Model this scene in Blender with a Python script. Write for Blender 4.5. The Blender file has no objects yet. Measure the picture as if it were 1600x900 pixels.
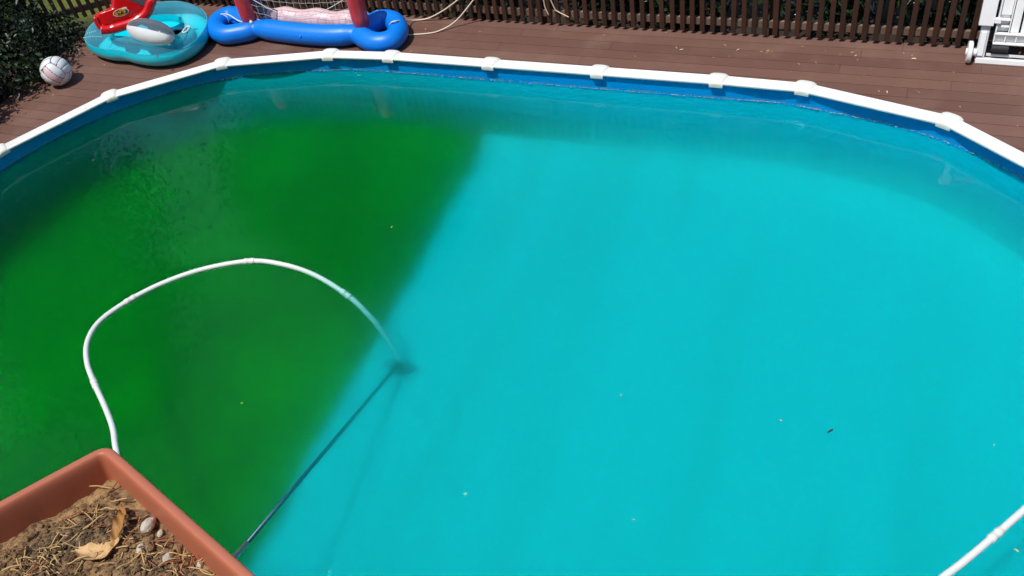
import bpy, math, random
import numpy as np
from mathutils import Vector, Matrix, noise

random.seed(7); rng = np.random.default_rng(7)
scene = bpy.context.scene
col = scene.collection

# ------------------------------------------------------------------ camera
H = 4.3                                   # eye height above the deck, metres
FPX = 1420.0                              # focal length in pixels of the 1600 px wide photograph
_d = np.array([290., 1420., 1420.]); _d /= np.linalg.norm(_d)
_r = np.array([3860., 630., -1420.]); _r -= _d*(_r@_d); _r /= np.linalg.norm(_r)
RW = np.stack([_r, np.cross(-_d, _r), -_d])          # world <- camera (right, down, forward)
cam_data = bpy.data.cameras.new('camera'); cam = bpy.data.objects.new('camera', cam_data); col.objects.link(cam)
cam_data.sensor_width = 36.0; cam_data.lens = 36.0*FPX/1600.0
cam_data.clip_start = 0.02; cam_data.clip_end = 2000
m = Matrix.Identity(4)
for i in range(3):
    m[i][0] = RW[i, 0]; m[i][1] = -RW[i, 1]; m[i][2] = -RW[i, 2]
m[2][3] = H
cam.matrix_world = m
scene.camera = cam

# ------------------------------------------------------------------ sky, sun, exposure
SUN_EL, SUN_AZ = math.radians(68), math.radians(60)   # light travels towards (cos az, sin az)
world = bpy.data.worlds.new('World'); scene.world = world; world.use_nodes = True
nt = world.node_tree; nt.nodes.clear()
sky = nt.nodes.new('ShaderNodeTexSky'); sky.sky_type = 'NISHITA'; sky.sun_disc = False
sky.sun_elevation = SUN_EL
sky.sun_rotation = math.radians(90) - (SUN_AZ + math.pi)
sky.air_density = 1.0; sky.dust_density = 0.6
bg = nt.nodes.new('ShaderNodeBackground'); bg.inputs['Strength'].default_value = 0.15
wo = nt.nodes.new('ShaderNodeOutputWorld')
nt.links.new(sky.outputs[0], bg.inputs[0]); nt.links.new(bg.outputs[0], wo.inputs[0])
sl = bpy.data.lights.new('sun', 'SUN'); sl.energy = 3.9; sl.angle = math.radians(0.55); sl.color = (1, .965, .91)
so = bpy.data.objects.new('sun', sl); col.objects.link(so)
sdir = Vector((math.cos(SUN_EL)*math.cos(SUN_AZ), math.cos(SUN_EL)*math.sin(SUN_AZ), -math.sin(SUN_EL)))
so.rotation_euler = sdir.to_track_quat('-Z', 'Y').to_euler(); so.location = (-4, -6, 14)
scene.view_settings.view_transform = 'Standard'; scene.view_settings.look = 'None'
scene.view_settings.exposure = 0.0; scene.view_settings.gamma = 1.0
scene.render.engine = 'CYCLES'
cy = scene.cycles
cy.use_denoising = True; cy.max_bounces = 14; cy.transparent_max_bounces = 24
cy.diffuse_bounces = 3; cy.glossy_bounces = 4; cy.transmission_bounces = 6; cy.volume_bounces = 8
cy.caustics_reflective = False; cy.caustics_refractive = False; cy.sample_clamp_indirect = 6.0

# ------------------------------------------------------------------ from a photograph pixel to the place
def ray(px, py): return RW @ np.array([px-800., py-450., FPX])
def G(px, py, z=0.0):                      # point at height z
    w = ray(px, py); t = (z-H)/w[2]; return Vector((w[0]*t, w[1]*t, z))
def GY(px, py, Y):                         # point in the vertical plane y = Y
    w = ray(px, py); t = Y/w[1]; return Vector((w[0]*t, Y, H+w[2]*t))
def GP(px, py, P0, n):                     # point in a plane
    w = Vector(ray(px, py)); o = Vector((0, 0, H)); t = (Vector(P0)-o).dot(n)/w.dot(n); return o+w*t

# ------------------------------------------------------------------ materials
def S(r, g, b):
    f = lambda c: (c/255/12.92) if c/255 <= .04045 else ((c/255+.055)/1.055)**2.4
    return (f(r), f(g), f(b), 1)
class N:
    def __init__(s, name):
        s.m = bpy.data.materials.new(name); s.m.use_nodes = True; s.t = s.m.node_tree; s.t.nodes.clear()
        s.out = s.add('ShaderNodeOutputMaterial')
    def add(s, typ, **kw):
        n = s.t.nodes.new(typ)
        for k, v in kw.items(): setattr(n, k, v)
        return n
    def link(s, a, b): s.t.links.new(a, b)
    def val(s, op, a, b=None, clamp=False):
        n = s.add('ShaderNodeMath', operation=op, use_clamp=clamp)
        for i, v in enumerate((a, b)):
            if v is None: continue
            if isinstance(v, (int, float)): n.inputs[i].default_value = v
            else: s.link(v, n.inputs[i])
        return n.outputs[0]
    def mix(s, fac, a, b, blend='MIX'):
        n = s.add('ShaderNodeMix', data_type='RGBA', blend_type=blend)
        for k, v in ((0, fac), (6, a), (7, b)):
            if isinstance(v, (int, float)): n.inputs[k].default_value = v
            elif isinstance(v, (tuple, list)): n.inputs[k].default_value = v
            else: s.link(v, n.inputs[k])
        return n.outputs[2]
    def noise(s, scale, detail=4, rough=.55, vec=None, dist=0.0):
        n = s.add('ShaderNodeTexNoise'); n.inputs['Scale'].default_value = scale; n.inputs['Detail'].default_value = detail
        n.inputs['Roughness'].default_value = rough; n.inputs['Distortion'].default_value = dist
        if vec is not None: s.link(vec, n.inputs['Vector'])
        return n.outputs['Fac']
    def ramp(s, fac, lo, hi):
        n = s.add('ShaderNodeMapRange', interpolation_type='SMOOTHSTEP'); s.link(fac, n.inputs[0])
        n.inputs[1].default_value = lo; n.inputs[2].default_value = hi; return n.outputs[0]
    def geo(s): return s.add('ShaderNodeNewGeometry').outputs['Position']
    def obj(s): return s.add('ShaderNodeTexCoord').outputs['Object']
    def rnd(s): return s.add('ShaderNodeObjectInfo').outputs['Random']
    def xyz(s, v):
        n = s.add('ShaderNodeSeparateXYZ'); s.link(v, n.inputs[0]); return n.outputs
    def scaled(s, v, sc, rot=(0, 0, 0)):
        n = s.add('ShaderNodeMapping'); s.link(v, n.inputs[0]); n.inputs['Scale'].default_value = sc
        n.inputs['Rotation'].default_value = rot; return n.outputs[0]
    def bump(s, h, strength=.3, dist=.01):
        n = s.add('ShaderNodeBump'); n.inputs['Strength'].default_value = strength; n.inputs['Distance'].default_value = dist
        s.link(h, n.inputs['Height']); return n.outputs[0]
    def bsdf(s, color, rough=.5, normal=None, **kw):
        p = s.add('ShaderNodeBsdfPrincipled')
        if isinstance(color, tuple): p.inputs['Base Color'].default_value = color
        else: s.link(color, p.inputs['Base Color'])
        if isinstance(rough, (int, float)): p.inputs['Roughness'].default_value = rough
        else: s.link(rough, p.inputs['Roughness'])
        if normal is not None: s.link(normal, p.inputs['Normal'])
        for k, v in kw.items(): p.inputs[k.replace('_', ' ')].default_value = v
        return p.outputs[0]
    def done(s, sh): s.link(sh, s.out.inputs[0]); return s.m

def simple(name, c, rough=.5, var=.15, scale=12, bump=.15, bscale=60, coat=0.0, **kw):
    n = N(name); p = n.geo(); f = n.noise(scale, 5, .6, p)
    dark = tuple(x*(1-var*1.6) for x in c[:3])+(1,); light = tuple(min(1, x*(1+var)) for x in c[:3])+(1,)
    colr = n.mix(f, dark, light)
    nb = n.bump(n.noise(bscale, 4, .6, p), bump, .004)
    return n.done(n.bsdf(colr, rough, nb, Coat_Weight=coat, **kw))

M = {}
# composite deck boards
n = N('deck_board'); p = n.geo()
grain = n.noise(1, 5, .65, n.scaled(p, (6, 140, 40)))
blot = n.noise(2.2, 5, .6, p); fine = n.noise(160, 3, .7, p)
c = n.mix(n.rnd(), S(105, 72, 60), S(120, 86, 73))
c = n.mix(n.val('MULTIPLY', grain, .45), c, S(86, 58, 50))
c = n.mix(n.val('MULTIPLY', n.ramp(blot, .45, .75), .35), c, S(138, 110, 93))
c = n.mix(n.val('MULTIPLY', n.ramp(fine, .6, .8), .25), c, S(146, 124, 112))
M['deck'] = n.done(n.bsdf(c, .62, n.bump(grain, .35, .003)))
M['joist'] = simple('joist', S(38, 27, 22), .9)
# picket wood
def wood(name, a, b, sc=(40, 40, 4)):
    n = N(name); p = n.geo(); g = n.noise(1, 5, .65, n.scaled(p, sc)); blot = n.noise(3, 4, .6, p)
    c = n.mix(n.rnd(), a, b); c = n.mix(n.val('MULTIPLY', g, .6), c, tuple(x*.45 for x in a[:3])+(1,))
    c = n.mix(n.val('MULTIPLY', n.ramp(blot, .5, .8), .3), c, tuple(min(1, x*1.7) for x in b[:3])+(1,))
    return n.done(n.bsdf(c, .7, n.bump(g, .4, .003)))
M['picket'] = wood('picket_wood', S(58, 37, 24), S(84, 46, 28))
M['fence_rail'] = wood('fence_rail_wood', S(128, 104, 88), S(140, 116, 98), (4, 40, 40))
# white resin of the pool rail
n = N('white_resin'); p = n.geo(); f = n.noise(3, 5, .6, p); g = n.noise(30, 4, .7, p)
c = n.mix(n.val('MULTIPLY', n.ramp(f, .42, .75), .4), S(232, 232, 226), S(198, 196, 182))
c = n.mix(n.val('MULTIPLY', n.ramp(g, .58, .8), .4), c, S(140, 134, 118))
M['rail'] = n.done(n.bsdf(c, .38, n.bump(g, .05, .002)))
n = N('cap_resin'); p = n.geo(); g = n.noise(25, 4, .7, p)
c = n.mix(n.val('MULTIPLY', n.ramp(g, .55, .8), .4), S(228, 227, 217), S(186, 184, 170))
M['cap'] = n.done(n.bsdf(c, .45, n.bump(g, .08, .002)))

# pool liner: wall (printed blue above, algae film under the waterline)
WZ = -0.050; FZ = -0.75
n = N('liner_wall'); p = n.geo(); x, y, z = n.xyz(p)
streak = n.noise(1, 4, .6, n.scaled(p, (16, 16, 1.2))); blot = n.noise(2.5, 4, .6, p)
film = n.ramp(n.val('ADD', z, n.val('MULTIPLY', n.val('SUBTRACT', streak, .5), .05)), WZ+.004, WZ-.035)
deep = n.ramp(n.val('ADD', z, n.val('MULTIPLY', n.val('SUBTRACT', streak, .5), .22)), -.08, -.70)
c = n.mix(n.val('MULTIPLY', blot, .35), S(0, 156, 232), S(4, 134, 210))
c = n.mix(film, c, S(4, 200, 226))
left = n.ramp(x, -1.6, -3.9)
dg = n.mix(left, S(4, 200, 200), S(2, 122, 4))
c = n.mix(deep, c, dg)
scum = n.ramp(n.val('ABSOLUTE', n.val('SUBTRACT', z, WZ+.006)), .014, .002)
c = n.mix(n.val('MULTIPLY', scum, n.ramp(n.noise(30, 4, .7, p), .42, .7)), c, S(120, 150, 140))
M['liner_wall'] = n.done(n.bsdf(c, .5, Specular_IOR_Level=.1))
# floor: vacuumed half clean, the other half under a coat of algae
n = N('liner_floor'); p = n.geo(); x, y, z = n.xyz(p)
wob = n.val('MULTIPLY', n.val('SUBTRACT', n.noise(1.6, 3, .5, p), .5), .16)
edge = n.val('ADD', n.val('ADD', x, wob), n.val('MULTIPLY', n.val('SUBTRACT', y, 3.5), .028))
alg = n.ramp(edge, -3.22, -3.38)
strk = n.noise(1, 4, .6, n.scaled(p, (3.6, .22, 1), (0, 0, -.04))); cloud = n.noise(.9, 4, .6, p)
clean = n.mix(n.val('MULTIPLY', n.ramp(strk, .46, .72), .40), S(3, 223, 224), S(2, 194, 182))
clean = n.mix(n.val('MULTIPLY', n.ramp(cloud, .5, .8), .35), clean, S(2, 208, 202))
dirty = n.mix(n.ramp(n.noise(.8, 5, .6, p), .35, .7), S(2, 116, 0), S(1, 142, 0))
c = n.mix(alg, clean, dirty)
rim = n.ramp(z, FZ+.10, FZ+.005)
M['liner_floor'] = n.done(n.bsdf(c, .6, Specular_IOR_Level=0.0))
# water
n = N('pool_water'); p = n.geo()
tr = n.add('ShaderNodeBsdfTransparent'); gl = n.add('ShaderNodeBsdfGlossy'); gl.inputs['Roughness'].default_value = 0.0
fr = n.add('ShaderNodeFresnel'); fr.inputs['IOR'].default_value = 1.33
bp = n.bump(n.noise(2.2, 2, .4, p), .012, .05)
n.link(bp, gl.inputs['Normal'])
mx = n.add('ShaderNodeMixShader'); n.link(fr.outputs[0], mx.inputs[0]); n.link(tr.outputs[0], mx.inputs[1]); n.link(gl.outputs[0], mx.inputs[2])
n.link(mx.outputs[0], n.out.inputs[0])
va = n.add('ShaderNodeVolumeAbsorption'); va.inputs['Color'].default_value = (0.0, .975, .965, 1); va.inputs['Density'].default_value = 3.0
vs = n.add('ShaderNodeVolumeScatter'); vs.inputs['Color'].default_value = (.30, .95, .80, 1); vs.inputs['Density'].default_value = 2.8; vs.inputs['Anisotropy'].default_value = .96
ad = n.add('ShaderNodeAddShader'); n.link(va.outputs[0], ad.inputs[0]); n.link(vs.outputs[0], ad.inputs[1])
n.link(ad.outputs[0], n.out.inputs['Volume'])
M['water'] = n.m

def vinyl(name, c, rough=.22, coat=.6, crease=.25):
    n = N(name); p = n.geo(); w = n.noise(14, 3, .5, p); f = n.noise(5, 4, .6, p)
    cc = n.mix(n.val('MULTIPLY', f, .5), c, tuple(x*.72 for x in c[:3])+(1,))
    return n.done(n.bsdf(cc, rough, n.bump(w, crease, .006), Coat_Weight=coat, Coat_Roughness=.12))
def clear(name, tint, body, amount):
    n = N(name); p = n.geo()
    tr = n.add('ShaderNodeBsdfTransparent'); tr.inputs[0].default_value = tint
    nb = n.bump(n.noise(16, 3, .5, p), .35, .008)
    pr = n.bsdf(body, .1, nb)
    fr = n.add('ShaderNodeFresnel'); fr.inputs['IOR'].default_value = 1.5; n.link(nb, fr.inputs['Normal'])
    fac = n.val('ADD', fr.outputs[0], amount, True)
    mx = n.add('ShaderNodeMixShader'); n.link(fac, mx.inputs[0]); n.link(tr.outputs[0], mx.inputs[1]); n.link(pr, mx.inputs[2])
    return n.done(mx.outputs[0])
M['teal'] = vinyl('teal_vinyl', S(0, 214, 232)); M['clear_teal'] = clear('clear_teal_vinyl', (.95, .99, .99, 1), S(150, 212, 224), .06)
M['clear_grey'] = clear('clear_grey_vinyl', (.86, .92, .95, 1), S(140, 155, 168), .22)
M['white_vinyl'] = vinyl('white_vinyl', S(226, 228, 226), .3, .3)
M['blue'] = vinyl('blue_vinyl', S(0, 128, 236), .42, .0, .16)
M['red'] = vinyl('red_vinyl', S(206, 14, 20), .25, .5)
M['faded_red'] = vinyl('faded_red_vinyl', S(216, 60, 64), .35, .3)
M['pink'] = vinyl('pale_pink_vinyl', S(238, 200, 200), .4, .2)
M['cord'] = simple('white_cord', S(226, 222, 214), .7)
M['rope'] = simple('cream_rope', S(228, 214, 188), .8)
M['hose'] = None
n = N('hose_plastic'); p = n.geo(); g = n.noise(9, 4, .6, p); g2 = n.noise(45, 4, .7, p)
c = n.mix(n.val('MULTIPLY', g, .3), S(226, 228, 222), S(196, 204, 194)); c = n.mix(n.val('MULTIPLY', n.ramp(g2, .6, .8), .4), c, S(140, 140, 120))
M['hose'] = n.done(n.bsdf(c, .45))
M['cuff'] = simple('hose_cuff_plastic', S(226, 226, 216), .4, .08)
M['pole'] = simple('blue_pole', S(16, 84, 106), .35, .1); M['alu'] = simple('aluminium_pole', S(176, 178, 180), .3, .1, Metallic=.6)
M['vac'] = simple('vacuum_head_plastic', S(36, 66, 78), .5, .1); M['vac_ring'] = simple('vacuum_bumper', S(110, 150, 160), .5, .1)
M['ball_w'] = simple('ball_white', S(226, 228, 228), .35, .05, 6, .1, 90); M['ball_p'] = simple('ball_pink', S(226, 192, 196), .35, .06, 6, .1, 90)
M['ball_s'] = simple('ball_seam', S(110, 114, 122), .6)
M['plastic'] = simple('white_lounger_plastic', S(246, 246, 244), .4, .05, 5, .06, 40); M['plastic_shaded'] = simple('shaded_lounger_plastic', S(214, 217, 219), .45, .05)  # second one is the white plastic with shade put into its colour
M['rubber'] = simple('dark_rubber', S(52, 54, 54), .7)
M['terracotta'] = None
n = N('terracotta_plastic'); p = n.geo(); f = n.noise(10, 4, .6, p); g = n.noise(240, 3, .7, p)
c = n.mix(n.val('MULTIPLY', f, .6), S(188, 112, 84), S(166, 90, 64)); c = n.mix(n.val('MULTIPLY', n.ramp(g, .6, .8), .3), c, S(206, 146, 120))
M['terracotta'] = n.done(n.bsdf(c, .5, n.bump(g, .12, .001)))
n = N('dry_soil'); p = n.geo(); f = n.noise(28, 6, .7, p); g = n.noise(160, 5, .7, p); h = n.noise(9, 4, .6, p)
c = n.mix(n.ramp(f, .3, .7), S(104, 76, 50), S(172, 136, 92)); c = n.mix(n.val('MULTIPLY', n.ramp(h, .48, .64), .55), c, S(84, 70, 58))
c = n.mix(n.val('MULTIPLY', n.ramp(g, .5, .8), .6), c, S(196, 172, 126)); c = n.mix(n.val('MULTIPLY', n.ramp(g, .54, .34), .85), c, S(34, 25, 18))  # low grain darkened: crevice shade put into the soil colour
M['soil'] = n.done(n.bsdf(c, .95, n.bump(g, .8, .004)))
M['stone'] = simple('pale_stone', S(196, 188, 172), .85, .2, 60, .5, 200)
M['dry_leaf'] = simple('dry_leaf_tan', S(206, 168, 116), .6, .2, 30, .3, 150); M['dry_leaf_b'] = simple('dry_leaf_brown', S(164, 116, 56), .6, .25, 30, .3, 150)
M['needle'] = simple('pine_needle_tan', S(208, 172, 116), .6, .25, 60); M['needle_r'] = simple('pine_needle_red', S(158, 92, 58), .6, .25, 60)
M['float_leaf'] = simple('yellowish_wet_leaf', S(196, 178, 104), .6, .2, 60); M['debris_d'] = simple('dull_dry_petal', S(170, 142, 112), .8, .2, 60); M['debris'] = simple('pale_dry_petal', S(222, 196, 156), .7, .2, 60); M['debris_o'] = simple('orange_dry_leaf', S(188, 120, 58), .7, .2, 60)
M['foam'] = simple('scum_foam', S(190, 198, 190), .8, .2, 60)
M['render'] = simple('house_render', S(128, 108, 86), .9, .1)
M['bark'] = simple('bark', S(70, 56, 44), .9, .3, 14, .8, 40)
def leafmat(name, a, b, rough=.35, trans=.25):
    n = N(name); p = n.geo(); f = n.noise(9, 3, .6, p); r = n.add('ShaderNodeAttribute', attribute_name='tone').outputs['Fac']
    c = n.mix(r, a, b); c = n.mix(n.val('MULTIPLY', f, .4), c, tuple(x*.6 for x in a[:3])+(1,))
    d = n.bsdf(c, rough); tl = n.add('ShaderNodeBsdfTranslucent'); n.link(c, tl.inputs[0])
    mx = n.add('ShaderNodeMixShader'); mx.inputs[0].default_value = trans; n.link(d, mx.inputs[1]); n.link(tl.outputs[0], mx.inputs[2])
    return n.done(mx.outputs[0])
M['leaf_shrub'] = leafmat('shrub_leaf', (.004, .011, .0025, 1), (.034, .066, .014, 1), .45, .10)
M['leaf_laurel'] = leafmat('laurel_leaf', (.012, .034, .010, 1), (.035, .085, .02, 1), .22, .12)
M['leaf_tree'] = leafmat('tree_leaf', (.007, .020, .004, 1), (.020, .044, .009, 1), .7, .15)
n = N('soil_ground'); p = n.geo(); f = n.noise(1.2, 6, .65, p); g = n.noise(9, 6, .7, p)
gx, gy, gz = n.xyz(p)
grass = n.mix(n.ramp(f, .38, .62), S(64, 76, 20), S(92, 102, 28)); bed = n.mix(g, S(30, 24, 18), S(58, 46, 34))
beyond = n.val('ADD', n.val('MULTIPLY', n.val('ADD', gx, 7.75), -.595), n.val('MULTIPLY', n.val('SUBTRACT', gy, 7.19), .804))
lawn = n.val('MAXIMUM', n.val('MULTIPLY', n.ramp(beyond, .35, .8), n.ramp(gx, -7.9, -8.3)), n.ramp(gy, 9.3, 9.8))
c = n.mix(lawn, bed, grass)
M['ground'] = n.done(n.bsdf(c, .95, n.bump(g, .8, .05)))

# ------------------------------------------------------------------ mesh helpers
class MB:
    def __init__(s): s.v = []; s.f = []
    def quadgrid(s, rows, close_u=False, close_v=False):
        b = len(s.v); R = len(rows); C = len(rows[0])
        for r in rows: s.v += [tuple(p) for p in r]
        for i in range(R if close_v else R-1):
            for j in range(C if close_u else C-1):
                a = b+i*C+j; a2 = b+i*C+(j+1) % C; c = b+((i+1) % R)*C+(j+1) % C; d = b+((i+1) % R)*C+j
                s.f.append((a, a2, c, d))
        return b
    def box(s, c, size, X=None, Y=None, Z=None):
        X = Vector(X or (1, 0, 0)); Y = Vector(Y or (0, 1, 0)); Z = Vector(Z or (0, 0, 1)); c = Vector(c); b = len(s.v)
        for k in (-1, 1):
            for i, j in ((-1, -1), (1, -1), (1, 1), (-1, 1)):
                s.v.append(tuple(c+X*(i*size[0]/2)+Y*(j*size[1]/2)+Z*(k*size[2]/2)))
        s.f += [(b+3, b+2, b+1, b), (b+4, b+5, b+6, b+7)]
        for i in range(4): j = (i+1) % 4; s.f.append((b+i, b+j, b+4+j, b+4+i))
        return s
    def poly(s, pts, z0, z1):
        b = len(s.v); k = len(pts)
        s.v += [(p[0], p[1], z0) for p in pts]+[(p[0], p[1], z1) for p in pts]
        s.f.append(tuple(range(b+k-1, b-1, -1))); s.f.append(tuple(range(b+k, b+2*k)))
        for i in range(k): j = (i+1) % k; s.f.append((b+i, b+j, b+k+j, b+k+i))
        return s
    def tube(s, path, rad, sides=10, closed=False, a0=0.0, a1=2*math.pi, up=None, cap=True):
        path = [Vector(p) for p in path]; n_ = len(path); rows = []; full = abs(a1-a0-2*math.pi) < 1e-6
        prevU = None
        for i, p in enumerate(path):
            if closed: t = path[(i+1) % n_]-path[i-1]
            else: t = path[min(i+1, n_-1)]-path[max(i-1, 0)]
            t.normalize()
            if up is not None: U = Vector(up)-t*Vector(up).dot(t)
            else:
                U = (prevU if prevU is not None else (Vector((0, 0, 1)) if abs(t.z) < .9 else Vector((1, 0, 0))))
                U = U-t*U.dot(t)
            U.normalize(); prevU = U; W = t.cross(U)
            r = rad[i] if isinstance(rad, (list, tuple)) else rad
            cnt = sides if full else sides+1
            rows.append([p+(U*math.cos(a0+(a1-a0)*k/sides)+W*math.sin(a0+(a1-a0)*k/sides))*r for k in range(cnt)])
        b = s.quadgrid(rows, close_u=full, close_v=closed)
        if cap and not closed and full:
            s.f.append(tuple(range(b+sides-1, b-1, -1))); e = b+(n_-1)*sides; s.f.append(tuple(range(e, e+sides)))
        return s
    def build(s, name, mat, parent=None, smooth=False, mods=None):
        me = bpy.data.meshes.new(name); me.from_pydata([tuple(v) for v in s.v], [], s.f); me.materials.append(mat)
        if smooth: me.polygons.foreach_set('use_smooth', [True]*len(me.polygons))
        me.update()
        o = bpy.data.objects.new(name, me); col.objects.link(o)
        if parent is not None: attach(o, parent)
        return o
def attach(o, parent):
    o.parent = parent; o.matrix_parent_inverse = Matrix.Translation(parent.location).inverted() if parent.type == 'EMPTY' else Matrix.Identity(4)
def thing(name, label, cat, loc, group=None):
    o = bpy.data.objects.new(name, None); o.empty_display_size = .1; col.objects.link(o); o.location = loc
    return tag(o, label, cat, group)
def tag(o, label, cat, group=None, kind=None):
    if label: o['label'] = label
    if cat: o['category'] = cat
    if group: o['group'] = group
    if kind: o['kind'] = kind
    return o
def spline(pts, per=8, closed=False):
    P = [Vector(p) for p in pts]; n_ = len(P); out = []
    rngk = range(n_) if closed else range(n_-1)
    for i in rngk:
        if closed: a, b, c, d = P[i-1], P[i], P[(i+1) % n_], P[(i+2) % n_]
        else: b, c = P[i], P[i+1]; a = P[i-1] if i else b*2-c; d = P[i+2] if i+2 < n_ else c*2-b
        for k in range(per):
            t = k/per
            out.append(.5*((2*b)+(c-a)*t+(2*a-5*b+4*c-d)*t*t+(3*b-a-3*c+d)*t**3))
    if not closed: out.append(P[-1])
    return out
def bevel(o, w=.004, seg=2):
    md = o.modifiers.new('bevel', 'BEVEL'); md.width = w; md.segments = seg; md.limit_method = 'ANGLE'; return o

# ------------------------------------------------------------------ pool outline (rail posts)
YF = 6.37
far = [(-4.22, YF), (-3.22, YF), (-2.22, YF), (-1.22, YF)]
CX = -2.70
def arc_chain(start, sgn):
    pts = [Vector((start[0], start[1], 0))]; p = pts[0].copy()
    for a in (15.3, 38.3, 61.2, 84.2, 95.8, 118.8, 141.7, 164.7):
        p = p+Vector((sgn*math.cos(math.radians(a)), -math.sin(math.radians(a)), 0))*1.085; pts.append(p.copy())
    return pts
R_ = arc_chain((-.54, 6.35), 1); L_ = arc_chain((-4.85, 6.325), -1)
YN = R_[-1].y-.02
posts = [Vector((x, y, 0)) for x, y in far] + R_ + [Vector((x, YN, 0)) for x in (-1.22, -2.22, -3.22, -4.22)] + [q for q in reversed(L_)]
NP = len(posts)
def pnormal(i):                              # outward miter at a post
    a = (posts[i]-posts[i-1]).normalized(); b = (posts[(i+1) % NP]-posts[i]).normalized()
    t = (a+b).normalized(); return Vector((-t.y, t.x, 0)), 1/max(.5, t.dot(a))
wall_ctrl = []
for i in range(NP):
    nn, k = pnormal(i); wall_ctrl.append(posts[i]-nn*.047*k)
wall = spline(wall_ctrl, 10, True)
# keep the straight runs straight
def wall_off(d):
    out = []
    for i, p in enumerate(wall):
        t = (wall[(i+1) % len(wall)]-wall[i-1]).normalized(); out.append(p+Vector((-t.y, t.x, 0))*d)
    return out

# ------------------------------------------------------------------ ground
ring = wall_off(.20); g = MB(); K = len(ring); cc = Vector((CX, 3.4, 0))
rows = []
for rad in (0, 1.5, 5, 15, 60, 500):
    row = []
    for p in ring:
        d = (p-cc).normalized(); q = p+d*rad; row.append((q.x, q.y, -.30 if rad < 1 else -.28))
    rows.append(row)
g.quadgrid(rows, close_u=True)
tag(g.build('ground', M['ground']), None, None, kind='structure')

# ------------------------------------------------------------------ pool
pool = thing('above_ground_pool', 'large oval pool with white resin rail and blue liner, half its floor green with algae', 'pool', (CX, 3.4, FZ))
mb = MB(); rows = []
for z, off in ((.095, .0), (.0, 0), (-.03, 0), (-.10, 0), (-.25, 0), (-.40, 0), (FZ+.28, 0), (FZ+.20, -.014), (FZ+.13, -.05)):
    rows.append([(q.x, q.y, z) for q in wall_off(off)])
mb.quadgrid(rows, close_u=True)
mb.build('liner_wall', M['liner_wall'], pool, True)
mb = MB(); rows = []
for z, off in ((FZ+.13, -.05), (FZ+.075, -.10), (FZ+.035, -.16), (FZ+.010, -.23), (FZ, -.31)):
    rows.append([(q.x, q.y, z) for q in wall_off(off)])
mb.quadgrid(rows, close_u=True); last = wall_off(-.31)
b = len(mb.v); mb.v += [(q.x, q.y, FZ) for q in last]; mb.f.append(tuple(range(b, b+len(last))))
mb.build('liner_floor', M['liner_floor'], pool, True)
prof = [(-.069, .088), (-.071, .100), (-.066, .106), (-.044, .1085), (-.041, .1055), (-.036, .1055), (-.033, .1095), (-.010, .110), (-.007, .107), (-.002, .107), (.001, .110),
        (.022, .1085), (.025, .1055), (.030, .1055), (.033, .108), (.046, .105), (.052, .096), (.052, .02), (.046, .02), (.046, .088), (-.062, .090), (-.063, .088)]
for i in range(NP):
    A, B = posts[i], posts[(i+1) % NP]; nA, kA = pnormal(i); nB, kB = pnormal((i+1) % NP); mb = MB(); rows = []
    t = (B-A).normalized()
    for P, nn, k, e in ((A, nA, kA, .012), (B, nB, kB, -.012)):
        rows.append([(P+nn*(u*k)+t*e+Vector((0, 0, z))) for u, z in prof])
    b = mb.quadgrid(rows, close_u=True); mb.f.append(tuple(range(b, b+len(prof)))); mb.f.append(tuple(range(b+2*len(prof)-1, b+len(prof)-1, -1)))
    mb.build('top_rail', M['rail'], pool)
for i in range(NP):
    nn, k = pnormal(i); t = Vector((nn.y, -nn.x, 0)); P = posts[i]; mb = MB(); rows = []
    ss = [(-.082, .070, .055, .055), (-.083, .080, .055, .055), (-.083, .098, .055, .055), (-.079, .111, .056, .056), (-.066, .119, .058, .058), (-.03, .125, .066, .066), (.01, .127, .078, .078), (.04, .125, .084, .084), (.060, .119, .076, .076), (.070, .108, .056, .056), (.074, .085, .036, .036), (.075, .02, .032, .032)]
    for u, z, wl, wr in ss:
        row = []
        for q in np.linspace(-1, 1, 13):
            drop = .012*max(0, abs(q)-.6)/.4*(abs(q)) + .006*q*q if z > .085 else 0
            row.append(P+nn*u+t*(q*wl)+Vector((0, 0, z-drop if abs(q) < .999 else min(z, .100) if z > .100 else z)))
        rows.append(row)
    mb.quadgrid(rows); mb.build('rail_cap', M['cap'], pool, True)
# water body
mb = MB(); wl = wall_off(.03); rows = [[(q.x, q.y, z) for q in wl] for z in (FZ-.06, WZ)]
b = mb.quadgrid(rows, close_u=True); K = len(wl); mb.f.append(tuple(range(b+K-1, b-1, -1))); mb.f.append(tuple(range(b+K, b+2*K)))
mb.f = [f[::-1] for f in mb.f]                        # the outline runs clockwise: turn the faces outwards
tag(mb.build('water', M['water']), None, None, kind='structure')

# scum bits where the water meets the liner
mb = MB()
for i, q in enumerate(wall):
    if q.y < 5.2: continue
    q2 = wall[(i+1) % len(wall)]; t = (q2-q); L = t.length; t = t.normalized(); nn = Vector((-t.y, t.x, 0))
    dens = 7 if q.x > -2.6 else 3
    for _ in range(rng.poisson(dens)):
        c = q+t*rng.uniform(0, L)-nn*(.003+abs(rng.normal(0, .004)))+Vector((0, 0, WZ+.002)); ln = abs(rng.normal(.004, .006))+.002; wd = rng.uniform(.0012, .003)
        a = rng.normal(0, .3); X = (t*math.cos(a)+nn*math.sin(a)); mb.box(c, (ln, wd, .003), X, X.cross(Vector((0, 0, 1))))
tag(mb.build('waterline_scum', M['foam']), 'pale dashes of scum along the far waterline', 'scum', kind='stuff')

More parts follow.
